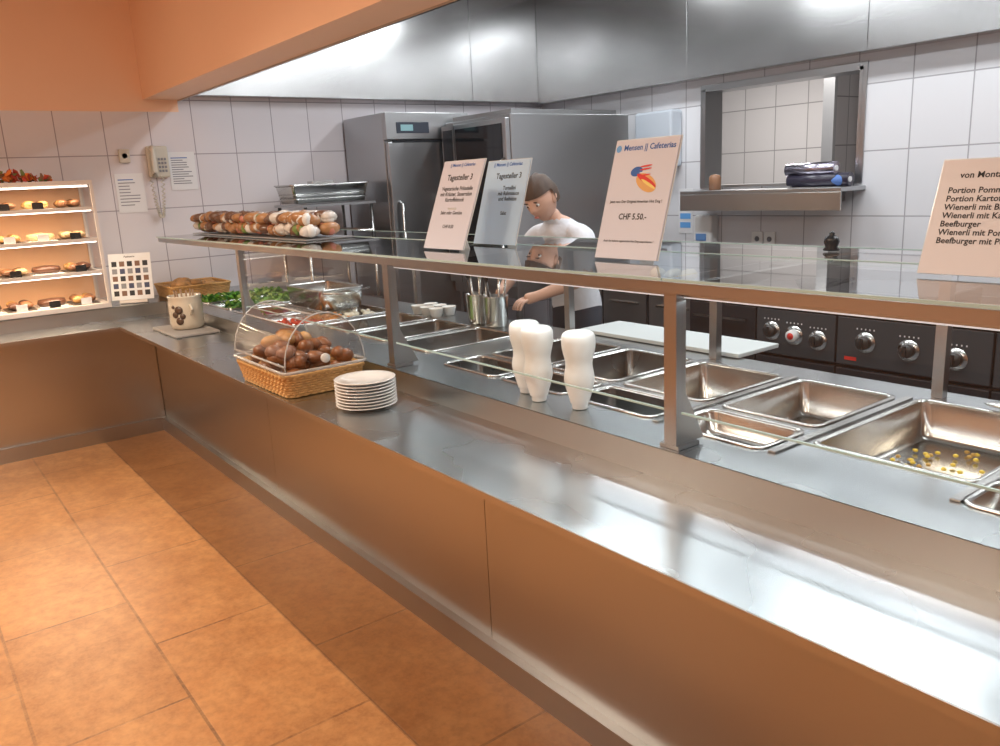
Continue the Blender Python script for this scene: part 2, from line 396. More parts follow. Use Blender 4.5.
s1=sign('menu_sign',2.90,1.90,ZG,PINKP,[('|| Mensen || Cafeterias',.020,.0,.36,BLUE,'CENTER'),('Tagesteller 3',.036,0,.30,INK,'CENTER'),
   ('Vegetarische Frikadelle\nmit Kräuter, Sauerrahm\nKartoffelstock',.0245,0,.255,INK,'CENTER'),('Salat oder Gemüse',.021,0,.15,INK,'CENTER'),('CHF 8.50',.021,0,.09,INK,'CENTER')],h=.385,lean=.37)
s2=sign('menu_sign',2.86,2.14,ZG,BLUP,[('|| Mensen || Cafeterias',.022,0,.345,BLUE,'CENTER'),('Tagesteller 3',.034,0.02,.29,INK,'CENTER'),
   ('Tortellini\nmit Rahmsauce\nund Reibkäse',.024,0.04,.24,INK,'CENTER'),('Salat',.022,0.03,.13,INK,'CENTER')],lean=.3,h=.37)
s3=sign('menu_sign',1.87,1.93,ZG,PINKP,[('Mensen || Cafeterias',.027,.015,.36,BLUE,'CENTER'),
   ('Jetzt neu: Der Original American Hot Dog !',.0128,0,.185,INK,'CENTER'),('CHF 5.50.-',.028,0,.13,INK,'CENTER'),
   ('Auch die leckere vegetarische Hot Dog ausprobieren !',.0100,0,.055,INK,'CENTER')],h=.395,w=.275)
# hot dog picture + logo printed flat on the poster
m=MB('hot_dog_print')
def disc(m,x,z,rx,rz_,mt,y,ang=0,n=20):
    vs=[]
    for i in range(n):
        t=2*math.pi*i/n; px=rx*math.cos(t); pz=rz_*math.sin(t)
        vs.append(m.bm.verts.new(Vector((x+px*math.cos(ang)-pz*math.sin(ang),y,z+px*math.sin(ang)+pz*math.cos(ang)))))
    m.face(vs,mt)
disc(m,0.03,.25,.05,.026,P('print_bun',(0.75,0.42,0.14),.5),-.0022,-.45); disc(m,0.03,.257,.05,.010,RED,-.0026,-.45); disc(m,.042,.245,.038,.005,P('print_mustard',(0.9,0.7,0.2),.5),-.003,-.45)
disc(m,-.02,.288,.026,.016,BLUE,-.0021,.15)
for k in range(4): disc(m,.018,.275+k*.010,.026,.0028,RED if k!=1 else PAPER,-.0024-.0002*k,.1)
disc(m,-.12,.367,.012,.012,P('print_lightblue',(0.15,0.4,0.8),.5),-.0022)
m.done(recalc=False,parent=s3)
s4=sign('menu_sign',0.745,2.0,ZG,PEAP,[('Snackangebot',.0215,-.01,.262,INK,'CENTER'),('von Montag bis Freitag bis 14.00 Uhr',.0215,-.165,.235,INK,'LEFT'),
   ('Portion Pommes frites\nPortion Kartoffelsalat\nWienerli mit Brot\nWienerli mit Kartoffelsalat\nBeefburger\nWienerli mit Pommes frites\nBeefburger mit Pommes frites',.0205,-.185,.198,INK,'LEFT')],lean=.36,w=.42,h=.280)

# ---------------------------------------------------------------- things on the tray slide
mb=MB('plate_stack')
for k in range(9):
    z=k*.0125
    prof=[(0.001,z),(0.065,z),(0.07,z+.003),(0.088,z+.010),(0.120,z+.017),(0.122,z+.0195),(0.118,z+.0205),(0.086,z+.014),(0.066,z+.008),(0.001,z+.007)]
    mb.lathe(2.82,1.44,ZT+.001,prof,PORC,40)
mb.done(recalc=False)

def bottle(a,b,rot=0):
    mb=MB('squeeze_bottle')
    prof=[(0.001,0),(0.025,0),(0.027,.003),(0.027,.016),(0.032,.020),(0.034,.03),(0.040,.05),(0.047,.075),(0.051,.095),(0.051,.112),(0.048,.130),(0.0455,.143),(0.045,.156),(0.047,.17),(0.052,.19),(0.056,.21),(0.057,.232),(0.056,.247),(0.051,.257),(0.042,.263),(0.001,.265)]
    mb.lathe(a,b,ZS+.002,prof,WHT,32)
    mb.done()
bottle(1.945,1.785); bottle(2.125,1.757); bottle(2.245,1.80)

def wicker(mb,a0,a1,b0,b1,z0,h,flare=.02,r=.006,rows=9):
    for k in range(rows):
        f=flare*k/rows; z=z0+r+k*(h-2*r)/(rows-1)
        base=rrect(a0-f,a1+f,b0-f,b1+f,z,.04,5)
        pts=[]
        n=len(base)
        for i in range(n):
            p,q=base[i],base[(i+1)%n]; d=(q-p).length; s=max(1,int(d/.018))
            for j in range(s): pts.append(p.lerp(q,j/s))
        c=sum(pts,Vector())/len(pts); N=len(pts)-len(pts)%2; pts=pts[:N]
        out=[]
        for i,p in enumerate(pts):
            dd=(p-c); dd.z=0; dd.normalize()
            out.append(p+dd*(.005 if (i+k)%2 else -.005))
        mb.ctube(out, r if k<rows-1 else r*1.5, WICK)
    base=rrect(a0,a1,b0,b1,z0+.004,.04,5); mb.face([mb.bm.verts.new(p) for p in base],WICK)
    n=24; 
    for i in range(n):
        t=i/n
        per=rrect(a0,a1,b0,b1,z0,.04,5); p=per[int(t*len(per))]
        mb.tube([p, p+Vector((0,0,h))],.004,WICK,5)

bb_=(3.17,3.70,1.26,1.60)
root=bpy.data.objects.new('bread_basket_display',None); scene.collection.objects.link(root)
mb=MB('basket'); wicker(mb,*bb_,ZT+.002,.10); mb.done(recalc=False,parent=root)
# bread
CR=P('pretzel_crust',(0.24,0.09,0.03),0.35,noise=(25,.4,(1,1,1))); CR2=P('bread_crust',(0.50,0.27,0.10),0.5,noise=(25,.3,(1,1,1)))
mb=MB('bread_rolls')
for k in range(60):
    a=random.uniform(3.21,3.66); b=random.uniform(1.30,1.56); z=ZT+.05+random.random()*.13
    mb.blob(a,b,z,.042,.034,.030,CR if (a<3.48) else random.choice([CR2,CR]),rz_=random.random()*3)
for k in range(8): mb.blob(3.58+random.uniform(-.07,.07),1.43+random.uniform(-.09,.09),ZT+.175+random.random()*.03,.055,.033,.03,random.choice([CR2,CR2,CR]),rz_=random.random()*3)
mb.done(parent=root)
# roll top hood
mb=MB('roll_top_cover')
zc=ZT+.125; bc=(bb_[2]+bb_[3])/2; rb=.185; rh=.225
def arc(a,t0,t1,n,rb=rb,rh=rh): return [W(a,bc-rb*math.cos(math.radians(t0+(t1-t0)*k/n)),zc+rh*math.sin(math.radians(t0+(t1-t0)*k/n))) for k in range(n+1)]
mb.loops([arc(3.145,0,180,24),arc(3.725,0,180,24)],GLSD,False,False,True,False)
for aa in (3.145,3.725):
    vs=[mb.bm.verts.new(p) for p in arc(aa,0,180,24)]; mb.face(vs,GLSD)
    mb.tube(arc(aa,0,180,24),.003,P('acrylic_edge',(0.8,0.82,0.82),.1,trans=.5),6)
    mb.lathe(aa,bc,zc+.03,[(0.001,-.006),(0.02,-.006),(0.02,.006),(0.001,.006)],WHT,16,M=Matrix.Rotation(math.pi/2,3,'Y'))
TR=P('acrylic_tray',(0.8,0.8,0.78),.12,trans=.6)
mb.ctube(rrect(3.135,3.735,bc-.195,bc+.195,zc-.008,.03),.007,TR)
mb.tube([W(3.145,bc-.187,zc+.02),W(3.725,bc-.187,zc+.02)],.005,TR)
for tt in (.9,1.35): mb.tube([W(3.145,bc-.187*math.cos(tt),zc+.227*math.sin(tt)),W(3.725,bc-.187*math.cos(tt),zc+.227*math.sin(tt))],.004,TR)
mb.done(recalc=False,parent=root)

# crock on a board
mb=MB('serving_board'); mb.box(5.14,5.66,1.36,1.64,ZT+.001,ZT+.018,P('board_dark',(0.30,0.28,0.26),.5)); mb.done(bevel=.006)
CER=P('stoneware',(0.62,0.56,0.45),.25,coat=.4,noise=(8,.1,(1,1,1))); CBR=P('stoneware_print',(0.10,0.06,0.04),.3)
mb=MB('stoneware_crock'); ca,cb_,cz=5.40,1.52,ZT+.019
mb.lathe(ca,cb_,cz,[(0.001,0),(.088,0),(.10,.01),(.105,.04),(.105,.17),(.10,.195),(.105,.205),(.105,.215),(.095,.215),(.09,.19),(.09,.03),(.001,.02)],CER,32)
for s in (1,-1):
    mb.tube([W(ca+s*(.103+.03*math.sin(t)),cb_,cz+.16-.06*t/math.pi) for t in [math.pi*k/8 for k in range(9)]],.009,CER,8)
for (an,zz,w) in ((-.7,.13,.026),(-.95,.10,.020),(-.5,.09,.018),(-.7,.06,.024),(-1.05,.15,.012)):
    c=Vector((math.cos(an),math.sin(an),0)); mb.lathe(0,0,0,[(0.001,-.003),(w,-.003),(w,.003),(.001,.003)],CBR,14,M=Matrix.Translation(W(ca,cb_,cz+zz)+c*.1045).to_4x4() @ c.to_track_quat('Z','Y').to_matrix().to_4x4())
for k in range(6):
    t=k*1.05; p=W(ca+.03*math.cos(t),cb_+.03*math.sin(t),cz+.03); q=W(ca+.06*math.cos(t),cb_+.06*math.sin(t),cz+.25)
    mb.tube([p,q],.006,P('wood_handle',(0.25,0.15,0.08),.5),6)
mb.done(recalc=False)

# ---------------------------------------------------------------- bakery display on left counter
root=bpy.data.objects.new('bakery_display_case',None); scene.collection.objects.link(root)
FRM=P('case_frame',(0.70,0.62,0.56),.3)
mb=MB('frame'); c0,c1,d0,d1,z0,z1=6.42,6.85,0.20,1.29,ZS+.002,1.85
mb.box(c0,c1,d0,d1,z0,z0+.035,FRM,.004); mb.box(c0,c1,d0,d1,z1-.03,z1,FRM,.004)
for a in (c0,c1-.02):
    for b in (d0,d1-.02): mb.box(a,a+.02,b,b+.02,z0+.035,z1-.03,FRM)
mb.box(c1-.012,c1-.002,d0+.02,d1-.02,z0,z1,P('case_back',(0.78,0.46,0.27),.4))
shz=[1.20,1.43,1.65]
for z in shz:
    mb.box(c0+.02,c1-.02,d0+.01,d1-.01,z,z+.012,P('shelf_acrylic',(0.82,0.80,0.76),.2)); mb.box(c0+.012,c0+.02,d0+.02,d1-.02,z-.006,z+.018,FRM)
    mb.box(c0+.03,c0+.05,d0+.03,d1-.03,z-.014,z-.002,LED)
mb.box(c0+.03,c0+.05,d0+.03,d1-.03,z1-.045,z1-.033,LED)
mb.done(parent=root)
mb=MB('glazing'); mb.quad([(c0+.006,d0+.02,z0+.035),(c0+.006,d1-.02,z0+.035),(c0+.006,d1-.02,z1-.03),(c0+.006,d0+.02,z1-.03)],GLSD)
mb.quad([(c0+.02,d1-.006,z0+.035),(c1-.02,d1-.006,z0+.035),(c1-.02,d1-.006,z1-.03),(c0+.02,d1-.006,z1-.03)],GLSD); mb.done(parent=root,recalc=False)
mb=MB('pastries')
PB=[P('pastry_golden',(0.52,0.27,0.09),.4,noise=(30,.3,(1,1,1))),P('pastry_brown',(0.24,0.10,0.045),.4,noise=(30,.3,(1,1,1))),P('pastry_dark',(0.12,0.05,0.03),.3),P('pastry_tan',(0.58,0.38,0.20),.5)]
for z in [z0+.036]+[s+.013 for s in shz]:
    for i in range(5):
        b=d0+.12+i*.205; 
        mt=random.choice(PB)
        mb.box(c0+.07,c0+.36,b-.09,b+.09,z,z+.006,WHT if i%2 else P('tray_dark',(0.1,0.08,0.07),.4))
        if i%2 and z<1.6:
            mb.lathe(c0+.2,b,z+.006,[(.001,0),(.08,0),(.095,.02),(.088,.045),(.001,.055)],mt,20)
        else:
            for j in range(6):
                mb.blob(c0+.13+(j//2)*.075,b-.04+(j%2)*.08,z+.034,.036,.040,.026,random.choice([mt,mt,PB[0],PB[1]]),rz_=random.random())
        if random.random()<.8: mb.box(c0+.04,c0+.044,b-.04,b+.03,z+.004,z+.05,random.choice([BLK,BLK,PAPER]))
mb.done(parent=root)
for z in [z1-.05]+[s-.018 for s in shz]:
    area('shelf_light',W(c0+.06,(d0+d1)/2,z),0.03,0.9,4.4,(1,.80,.55)).parent=root
# autumn decoration
mb=MB('autumn_leaf_garland')
lf=[P('leaf_orange',(0.75,0.20,0.03),.5),P('leaf_red',(0.45,0.05,0.03),.5),P('leaf_brown',(0.25,0.12,0.05),.6),P('leaf_green',(0.15,0.2,0.05),.6)]
for k in range(150):
    b=random.uniform(.45,1.05); a=random.uniform(6.46,6.66); z=1.855+random.random()*.085*(1-abs(b-.75)/.4)
    c=W(a,b,max(z,1.865)); R=Euler((random.uniform(-1.2,1.2),random.uniform(-1.2,1.2),random.random()*6)).to_matrix(); s=random.uniform(.02,.036)
    vs=[mb.bm.verts.new(c+R@Vector(p)*s) for p in ((1,0,.1),(.3,.5,0),(-.9,.25,.1),(-.9,-.25,.1),(.3,-.5,0))]
    for v in vs: v.co.z=max(v.co.z,1.852)
    mb.face(vs,random.choice(lf))
for k in range(4): mb.blob(6.55,.55+k*.12,1.887,.035,.035,.03,lf[0],jit=.03)
mb.done(recalc=False)
# menu card
ms=sign('photo_menu_card',6.50,1.46,ZS+.03,PAPER,[('Patisserie',.02,0,.315,INK,'CENTER')],lean=.18,w=.30,h=.345,rz=math.radians(62),strut=False)
m=MB('card_photos')
for i in range(5):
    for j in range(5):
        x=-.13+j*.055; z=.03+i*.055
        vs=[m.bm.verts.new(Vector((x+dx,-.0022,z+dz))) for dx,dz in ((0,0),(.036,0),(.036,.038),(0,.038))]
        m.face(vs,[INK,GREY,P('print_brownish',(0.2,0.1,0.06),.5),P('print_navy',(.05,.06,.12),.5)][(i*3+j*2)%4])
m.done(recalc=False,parent=ms)
m=MB('card_foot'); m.box(-.1,.1,-.0,.03,-.024,-.002,FRM); m.box(-.02,.02,.002,.012,-.01,.2,FRM); m.done(parent=ms)
# basket of bread on corner
mb=MB('wicker_basket'); wicker(mb,6.36,6.80,1.72,2.14,ZS+.002,.10,rows=8)
for k in range(20): mb.blob(random.uniform(6.42,6.75),random.uniform(1.77,2.08),ZS+.07+random.random()*.04,.045,.035,.03,CR2,rz_=random.random()*3)
mb.done(recalc=False)

# ---------------------------------------------------------------- salads & foods
LG=[P('lettuce_green',(0.14,0.36,0.04),.45),P('lettuce_light',(0.36,0.52,0.13),.45),P('lettuce_dark',(0.05,0.18,0.03),.45),P('lettuce_purple',(0.22,0.03,0.09),.4)]
mb=MB('salad_leaves')
for k in range(950):
    s=random.choice(salad[2:]); a=random.uniform(s[0]+.05,s[1]-.05); b=random.uniform(1.88,2.44); z=ZS-.045+random.random()*.07
    R=Euler((random.uniform(-1,1),random.uniform(-1,1),random.random()*6)).to_matrix(); sz=random.uniform(.018,.036)
    vs=[mb.bm.verts.new(W(a,b,z)+R@Vector(p)*sz) for p in ((1,0,.3),(.5,.6,0),(-.3,.5,.25),(-1,0,0),(-.3,-.5,.25),(.5,-.6,0))]
    mb.face(vs, random.choice(LG[:3]))
for k in range(260):
    s=salad[1]; a=random.uniform(s[0]+.05,s[1]-.05); b=random.uniform(1.88,2.1); z=ZS-.045+random.random()*.04
    R=Euler((random.uniform(-1,1),random.uniform(-1,1),random.random()*6)).to_matrix(); sz=random.uniform(.016,.03)
    vs=[mb.bm.verts.new(W(a,b,z)+R@Vector(p)*sz) for p in ((1,0,.3),(.5,.6,0),(-.3,.5,.25),(-1,0,0),(-.3,-.5,.25),(.5,-.6,0))]
    mb.face(vs, random.choice([LG[3],LG[3],LG[0]]))
mb.done(recalc=False)
mb=MB('vegetable_salad')
TM=P('tomato_red',(0.65,0.05,0.02),.2); CRT=P('carrot_orange',(0.75,0.28,0.04),.4); CHS=P('cheese_white',(0.75,0.72,0.60),.4); CORN=P('corn_yellow',(0.85,0.6,0.08),.35); GRT=P('gratin_crumb',(0.55,0.33,0.08),.5)
for k in range(170):
    a=random.uniform(4.46,4.82); b=random.uniform(1.88,2.44); mb.blob(a,b,ZS-.035+random.random()*.03,.018,.014,.012,TM if b<2.05 else (CRT if b<2.25 else CHS),sub=1,rz_=random.random()*3)
for c,mt in zip(coldcols,(CHS,LG[1],CHS)):
    for k in range(90): mb.blob(random.uniform(c[0]+.05,c[1]-.05),random.uniform(2.01,2.42),ZS-.13+random.random()*.045,.018,.016,.012,mt,sub=1)
mb.done()
mb=MB('sweetcorn_kernels')
for (a0,a1,b0,b1,n,zz) in ((1.04,1.15,2.15,2.35,14,.110),(.84,1.15,2.1,2.55,26,.110),(.46,.68,1.89,1.99,60,.058)):
    for k in range(n): mb.blob(random.uniform(a0,a1),random.uniform(b0,b1),ZS-zz,.009,.008,.006,CORN if k%3 else GRT,sub=1)
mb.done()
# raised steel container
mb=MB('steel_food_container')
z=ZS+.14
gn_pan(mb,4.72,5.24,2.15,2.46,z,.12)
mb.loops([rrect(4.715,5.245,2.145,2.465,z,.03),rrect(4.73,5.23,2.16,2.45,z-.13,.03)],S_gn,False,True)
mb.tube([W(4.66,2.47,z-.005),W(4.60,2.30,z-.02),W(4.66,2.14,z-.005)],.007,S_gn)
mb.done(recalc=False)
# tub with utensils
mb=MB('utensil_holder')
for a in (3.44,3.60):
    mb.lathe(a,2.57,ZS+.002,[(.001,0),(.055,0),(.06,.01),(.068,.16),(.072,.165),(.066,.165),(.056,.02),(.001,.012)],S_gn,24)
    for k in range(5):
        t=k*1.3+a; mb.tube([W(a+.03*math.cos(t),2.57+.03*math.sin(t),ZS+.02),W(a+.060*math.cos(t),2.57+.055*math.sin(t),ZS+.26)],.007,BLK if k%2 else S_gn,6)
        mb.blob(a+.061*math.cos(t),2.57+.056*math.sin(t),ZS+.275,.02,.008,.03,BLK if k%2 else S_gn)
mb.done(recalc=False)
mb=MB('paper_cup_stack')
for i in range(6):
    a=3.98+.1*(i%3); b=2.535+.09*(i//3); mb.lathe(a,b,ZS+.002,[(.001,0),(.03,0),(.042,.05),(.044,.052),(.04,.05),(.028,.006),(.001,.005)],WHT,18)
mb.done(recalc=False)
mb=MB('serving_spoon'); mb.tube([W(.95,2.63,ZS+.02),W(.8,2.68,ZS+.04),W(.6,2.74,ZS+.03)],.007,S_gn); mb.blob(.98,2.63,ZS+.020,.04,.03,.008,S_gn); mb.tube([W(.92,2.64,ZS+.035),W(.75,2.66,ZS+.05),W(.5,2.68,ZS+.04)],.007,BLK); mb.done()
mb=MB('pepper_mill'); mb.lathe(1.54,2.6,1.4115,[(.001,0),(.026,0),(.028,.004),(.02,.012),(.026,.03),(.022,.045),(.008,.052),(.010,.058),(.001,.066)],BLK,20); mb.done(recalc=False)

# wrapped sandwiches on glass
mb=MB('wrapped_sandwiches')
WR=[P('wrap_film',(0.60,0.54,0.48),.15,coat=.6,noise=(20,.3,(1,1,1))),P('baguette_crust',(0.36,0.17,0.065),.4,noise=(18,.4,(1,1,1)),coat=.4),P('wrap_label',(0.70,0.67,0.62),.3),P('dark_bread',(0.14,0.065,0.035),.4,coat=.4),P('filling_pink',(0.50,0.18,0.12),.4,coat=.5),P('leaf_filling',(0.14,0.22,0.05),.4,coat=.5)]
mb.box(4.28,6.30,1.90,2.20,1.4285,1.434,P('sandwich_tray',(0.45,0.46,0.47),.3,.6))
for k in range(54):
    lay=k%2; a=4.34+(k//2)*.0725+lay*.035; 
    for b in (1.96,2.09):
        z=1.434+.040+lay*.060
        mt=random.choice([WR[1],WR[1],WR[3],WR[0]]); an=random.uniform(-.8,.8)
        mb.blob(a,b+random.uniform(-.02,.02),z+random.uniform(0,.02),.040,.066,.036,mt,rz_=an,jit=.06)
        mb.blob(a+random.uniform(-.02,.02),b-.01,z+.006,.037,.028,.035,random.choice([WR[0],WR[4],WR[2],WR[5]]),rz_=an,jit=.08)
mb.done()

# ---------------------------------------------------------------- wall items
mb=MB('wall_phone'); PH=P('phone_beige',(0.62,0.58,0.49),.35)
mb.box(A-.05,A-.001,1.80,1.96,1.86,2.10,PH,.012)
mb.tube([W(A-.065,1.835,1.875),W(A-.085,1.835,1.90),W(A-.088,1.835,2.06),W(A-.065,1.835,2.09)],[.022,.018,.018,.022],PH,10)
for i in range(4):
    for j in range(3): mb.box(A-.056,A-.05,1.875+j*.023,1.89+j*.023,1.90+i*.03,1.918+i*.03,GREY)
pts=[]
for k in range(160):
    t=k/159; base=1.87-.32*(1-abs(2*t-1)**2.2)
    pts.append(W(A-.06+.012*math.cos(k*1.3),1.80+.09*t+.012*math.sin(k*1.3),base))
mb.tube(pts,.004,PH,5); mb.done()
def wall_paper(name,b,z,w,h,nl=9,mt=PAPER,hdr=BLUE):
    o=sign(name,A-.004,b,z-h/2,mt,[],lean=0,w=w,h=h,rz=math.pi/2,strut=False)
    m=MB('print_lines')
    for i in range(nl):
        x0=-w/2+.02; x1=x0+(w-.05)*random.uniform(.5,1); zz=h-.05-i*(h-.08)/nl
        vs=[m.bm.verts.new(Vector(p)) for p in ((x0,-.0025,zz),(x1,-.0025,zz),(x1,-.0025,zz+.007),(x0,-.0025,zz+.007))]; m.face(vs,GREY if i else hdr)
    m.done(recalc=False,parent=o)
wall_paper('wall_notice',1.652,1.75,.21,.297); wall_paper('wall_notice',2.07,1.905,.21,.297,12)
mb=MB('wall_thermostat'); mb.box(A-.03,A-.001,1.60,1.68,1.98,2.08,PH,.006); mb.lathe(A-.03,1.64,2.03,[(.001,-.012),(.02,-.012),(.02,0),(.001,0)],GREY,16,M=Matrix.Rotation(math.pi/2,3,'Y')); mb.done()
# back wall items
mb=MB('soap_dispenser'); mb.box(4.57,4.76,B-.11,B-.001,1.05,1.32,WHT,.02); mb.box(4.62,4.73,B-.118,B-.11,1.10,1.16,P('soap_blue',(0.15,0.3,0.6),.3)); mb.box(4.64,4.71,B-.10,B-.04,1.02,1.05,GREY); mb.done()
mb=MB('towel_dispenser'); mb.box(4.98,5.42,B-.15,B-.001,1.75,2.24,P('dispenser_white',(0.56,0.61,0.67),.3),.02); mb.box(5.03,5.36,B-.155,B-.15,1.80,1.82,GREY); mb.done()
mb=MB('wall_socket')
for k in range(2): mb.box(3.99+k*.12,4.10+k*.12,B-.015,B-.001,1.06,1.18,WHT,.004); mb.lathe(4.045+k*.12,B-.015,1.12,[(.001,0),(.022,0),(.022,-.003),(.001,-.003)],GREY,14,M=Matrix.Rotation(-math.pi/2,3,'X'))
mb.done()
mb=MB('hand_hygiene_notice'); mb.box(4.86,5.02,B-.004,B-.001,1.15,1.55,PAPER); 
for i in range(4): mb.box(4.88,5.0,B-.006,B-.004,1.2+i*.08,1.25+i*.08,P('print_lightblue',(0.15,0.4,0.8),.5))
mb.done()
# hatch shelf
mb=MB('pass_through_shelf'); mb.box(3.24,4.72,B-.34,B-.003,1.505,1.535,S_app); mb.box(3.24,4.72,B-.34,B-.325,1.37,1.505,S_pan)
for a in (3.4,4.6): mb.box(a,a+.03,B-.3,B-.003,1.42,1.505,S_app)
mb.done(bevel=.003)
mb=MB('cling_film_roll'); F1=P('foil_purple',(0.035,0.03,0.05),.3); F2=P('foil_silver',(0.45,0.42,0.5),.25,1.0)
for i,(a,z,m_) in enumerate(((3.55,1.588,F1),(3.57,1.67,F2),(3.46,1.588,F1))):
    mb.cyl((a-.20,B-.2+.01*i,z),(a+.20,B-.2,z),.05,m_); mb.cyl((a-.21,B-.2,z),(a+.21,B-.2,z),.02,PAPER)
mb.blob(3.35,B-.2,1.585,.06,.06,.045,P('cloth_blue',(0.1,0.2,0.5),.7)); mb.done()
mb=MB('storage_jar'); mb.lathe(4.5,B-.15,1.536,[(.001,0),(.05,0),(.05,.1),(.04,.12),(.001,.13)],P('jar_brown',(0.3,0.15,0.08),.4),20); mb.done(recalc=False)

# ---------------------------------------------------------------- fridge
mb=MB('upright_fridge'); f0,f1,g0,g1=6.11,6.86,3.52,4.36; FT=2.30
mb.box(f0+.05,f1,g0,g1,.12,FT,S_app,.004); mb.box(f0,f0+.048,g0+.01,g1-.01,.22,FT-.24,S_app,.006)
mb.box(f0,f0+.05,g0,g1,FT-.22,FT,S_app,.004); mb.box(f0-.004,f0,g0+.10,g0+.42,FT-.17,FT-.08,P('display_dark',(0.05,0.06,0.08),.2)); mb.box(f0-.006,f0-.004,g0+.14,g0+.26,FT-.15,FT-.10,P('display_lit',(0.1,0.2,0.2),.3,emit=(.5,.8,.9),es=.3))
mb.box(f0-.003,f0,g0+.05,g1-.05,FT-.245,FT-.225,BLK)
mb.tube([W(f0,g0+.08,1.0),W(f0-.05,g0+.08,1.02),W(f0-.05,g0+.08,1.55),W(f0,g0+.08,1.57)],.012,S_gn)
for a in (f0+.1,f1-.08):
    for b in (g0+.06,g1-.06): mb.cyl((a,b,0),(a,b,.12),.02,GREY)
mb.done()
# combi steamer
mb=MB('combi_steamer_oven'); s0_,s1_,q0,q1=5.18,6.09,4.05,5.42; ST=2.21
mb.box(s0_,s1_,q0+.05,q1,.75,ST,S_app,.005)
mb.box(s0_+.005,s1_-.20,q0,q0+.048,.85,ST-.03,S_app,.006); mb.box(s0_+.05,s1_-.22,q0-.006,q0,.95,ST-.07,BGL)
mb.box(s1_-.19,s1_-.01,q0,q0+.048,.85,ST-.03,S_app); mb.box(s1_-.17,s1_-.03,q0-.004,q0,.95,ST-.07,DGR)
for k in range(4): mb.lathe(s1_-.1,q0-.004,1.1+k*.16,[(.001,-.02),(.03,-.02),(.032,0),(.001,0)],S_gn,16,M=Matrix.Rotation(-math.pi/2,3,'X'))
mb.tube([W(s0_+.03,q0,1.2),W(s0_+.03,q0-.06,1.22),W(s0_+.03,q0-.06,1.85),W(s0_+.03,q0,1.87)],.013,S_gn)
mb.box(s0_+.05,s1_-.05,q0+.1,q1-.1,ST,ST+.04,S_app)
for a in (s0_+.03,s1_-.07):
    for b in (q0+.08,q1-.1): mb.box(a,a+.04,b,b+.04,0,.75,S_app)
mb.box(s0_+.03,s1_-.03,q0+.08,q1-.06,.25,.28,S_app)
mb.done()
# steel trolley with pans by left wall
mb=MB('kitchen_trolley')
for a in (6.25,6.78):
    for b in (2.80,3.40): mb.cyl((a,b,.06),(a,b,1.57),.014,S_gn,10); mb.lathe(a,b,.03,[(.001,-.012),(.03,-.012),(.03,.012),(.001,.012)],BLK,12,M=Matrix.Rotation(math.pi/2,3,'Y'))
for z in (.3,.75,1.2,1.57): mb.box(6.22,6.81,2.77,3.43,z,z+.02,S_app)
mb.box(6.24,6.80,2.78,3.42,1.22,1.36,P('crate_brown',(0.30,0.22,0.17),.5),.01)
mb.done()
mb=MB('steel_pan_stack')
gn_pan(mb,6.28,6.62,2.72,3.40,1.735,.10)
mb.loops([rrect(6.275,6.625,2.715,3.405,1.735,.03),rrect(6.30,6.60,2.74,3.38,1.60,.03)],S_gn,False,True)
mb.loops([rrect(6.262,6.638,2.70,3.42,1.742,.04),rrect(6.262,6.638,2.70,3.42,1.752,.04)],S_gn,False,True)
mb.box(6.4,6.5,2.95,3.15,1.752,1.775,S_gn,.004)
for zz in (1.665,1.63): mb.loops([rrect(6.285,6.615,2.73,3.39,zz,.03),rrect(6.280,6.620,2.72,3.40,zz+.004,.03),rrect(6.285,6.615,2.73,3.39,zz+.008,.03)],S_gn,False,False)
mb.done(recalc=False)

# ---------------------------------------------------------------- cooking range
mb=MB('cooking_range')
r0,r1,e0,e1=-.9,3.5,4.2,5.15
mb.box(r0,r1,e0+.03,e1,.12,.88,DGR); mb.box(r0,r1,e0,e1,.88,.905,S_app,.004); mb.box(r0,r1,e0+.06,e1,0,.12,BLK)
mb.box(r0,r1,e1-.05,e1,.905,1.02,S_app)
units=[(2.97,3.48),(2.44,2.96),(1.62,2.43),(.8,1.61),(0,.79)]
KN=P('knob_black',(0.03,0.03,0.03),.3)
for i,(u0,u1) in enumerate(units):
    if i:
        mb.box(u0,u1,e0,e0+.03,.60,.87,P('control_panel',(0.09,0.10,0.11),.25,.4),.004)
        n=3
        for k in range(n):
            a=u1-(k+.7)*(u1-u0)/(n+.4); z=.74-.012*k
            Mx=Matrix.Rotation(math.pi/2,3,'X')
            mb.lathe(a,e0,z,[(.001,.004),(.058,.004),(.058,0),(.001,0)],S_gn,24,M=Mx)
            mb.lathe(a,e0,z,[(.001,.04),(.034,.04),(.038,.004),(.001,.004)],KN if not(i==1 and k==1) else P('knob_white',(0.8,0.8,0.8),.3),20,M=Mx)
            if i==1 and k==1: mb.lathe(a,e0-.04,z,[(.001,.004),(.02,.004),(.02,0),(.001,0)],RED,16,M=Mx)
            else: mb.box(a-.006,a+.006,e0-.052,e0-.03,z-.03,z+.03,KN)
            for q in range(5): mb.box(a-.05+q*.024,a-.044+q*.024,e0-.002,e0,z+.068,z+.076,PAPER)
        mb.box(u1-.12,u1-.05,e0-.002,e0,.63,.65,RED if i==2 else PAPER)
    mb.box(u0,u1,e0,e0+.03,.13,.58 if i else .87,DGR,.004)
    mb.box(u0+.05,u1-.05,e0-.03,e0-.015,.50 if i else .78,.515 if i else .795,S_gn); 
    for a in (u0+.06,u1-.08): mb.box(a,a+.02,e0-.016,e0,.50 if i else .78,.515 if i else .795,S_gn)
    if i: mb.box(u0+.03,u1-.03,e0+.12,e1-.12,.905,.912,BGL)
for a,b in ((2.3,4.5),(1.2,4.5)): 
    mb.box(a-.35,a+.3,b-.2,b+.35,.912,1.0,BLK,.01)
mb.done()
mb=MB('dish_cloth')
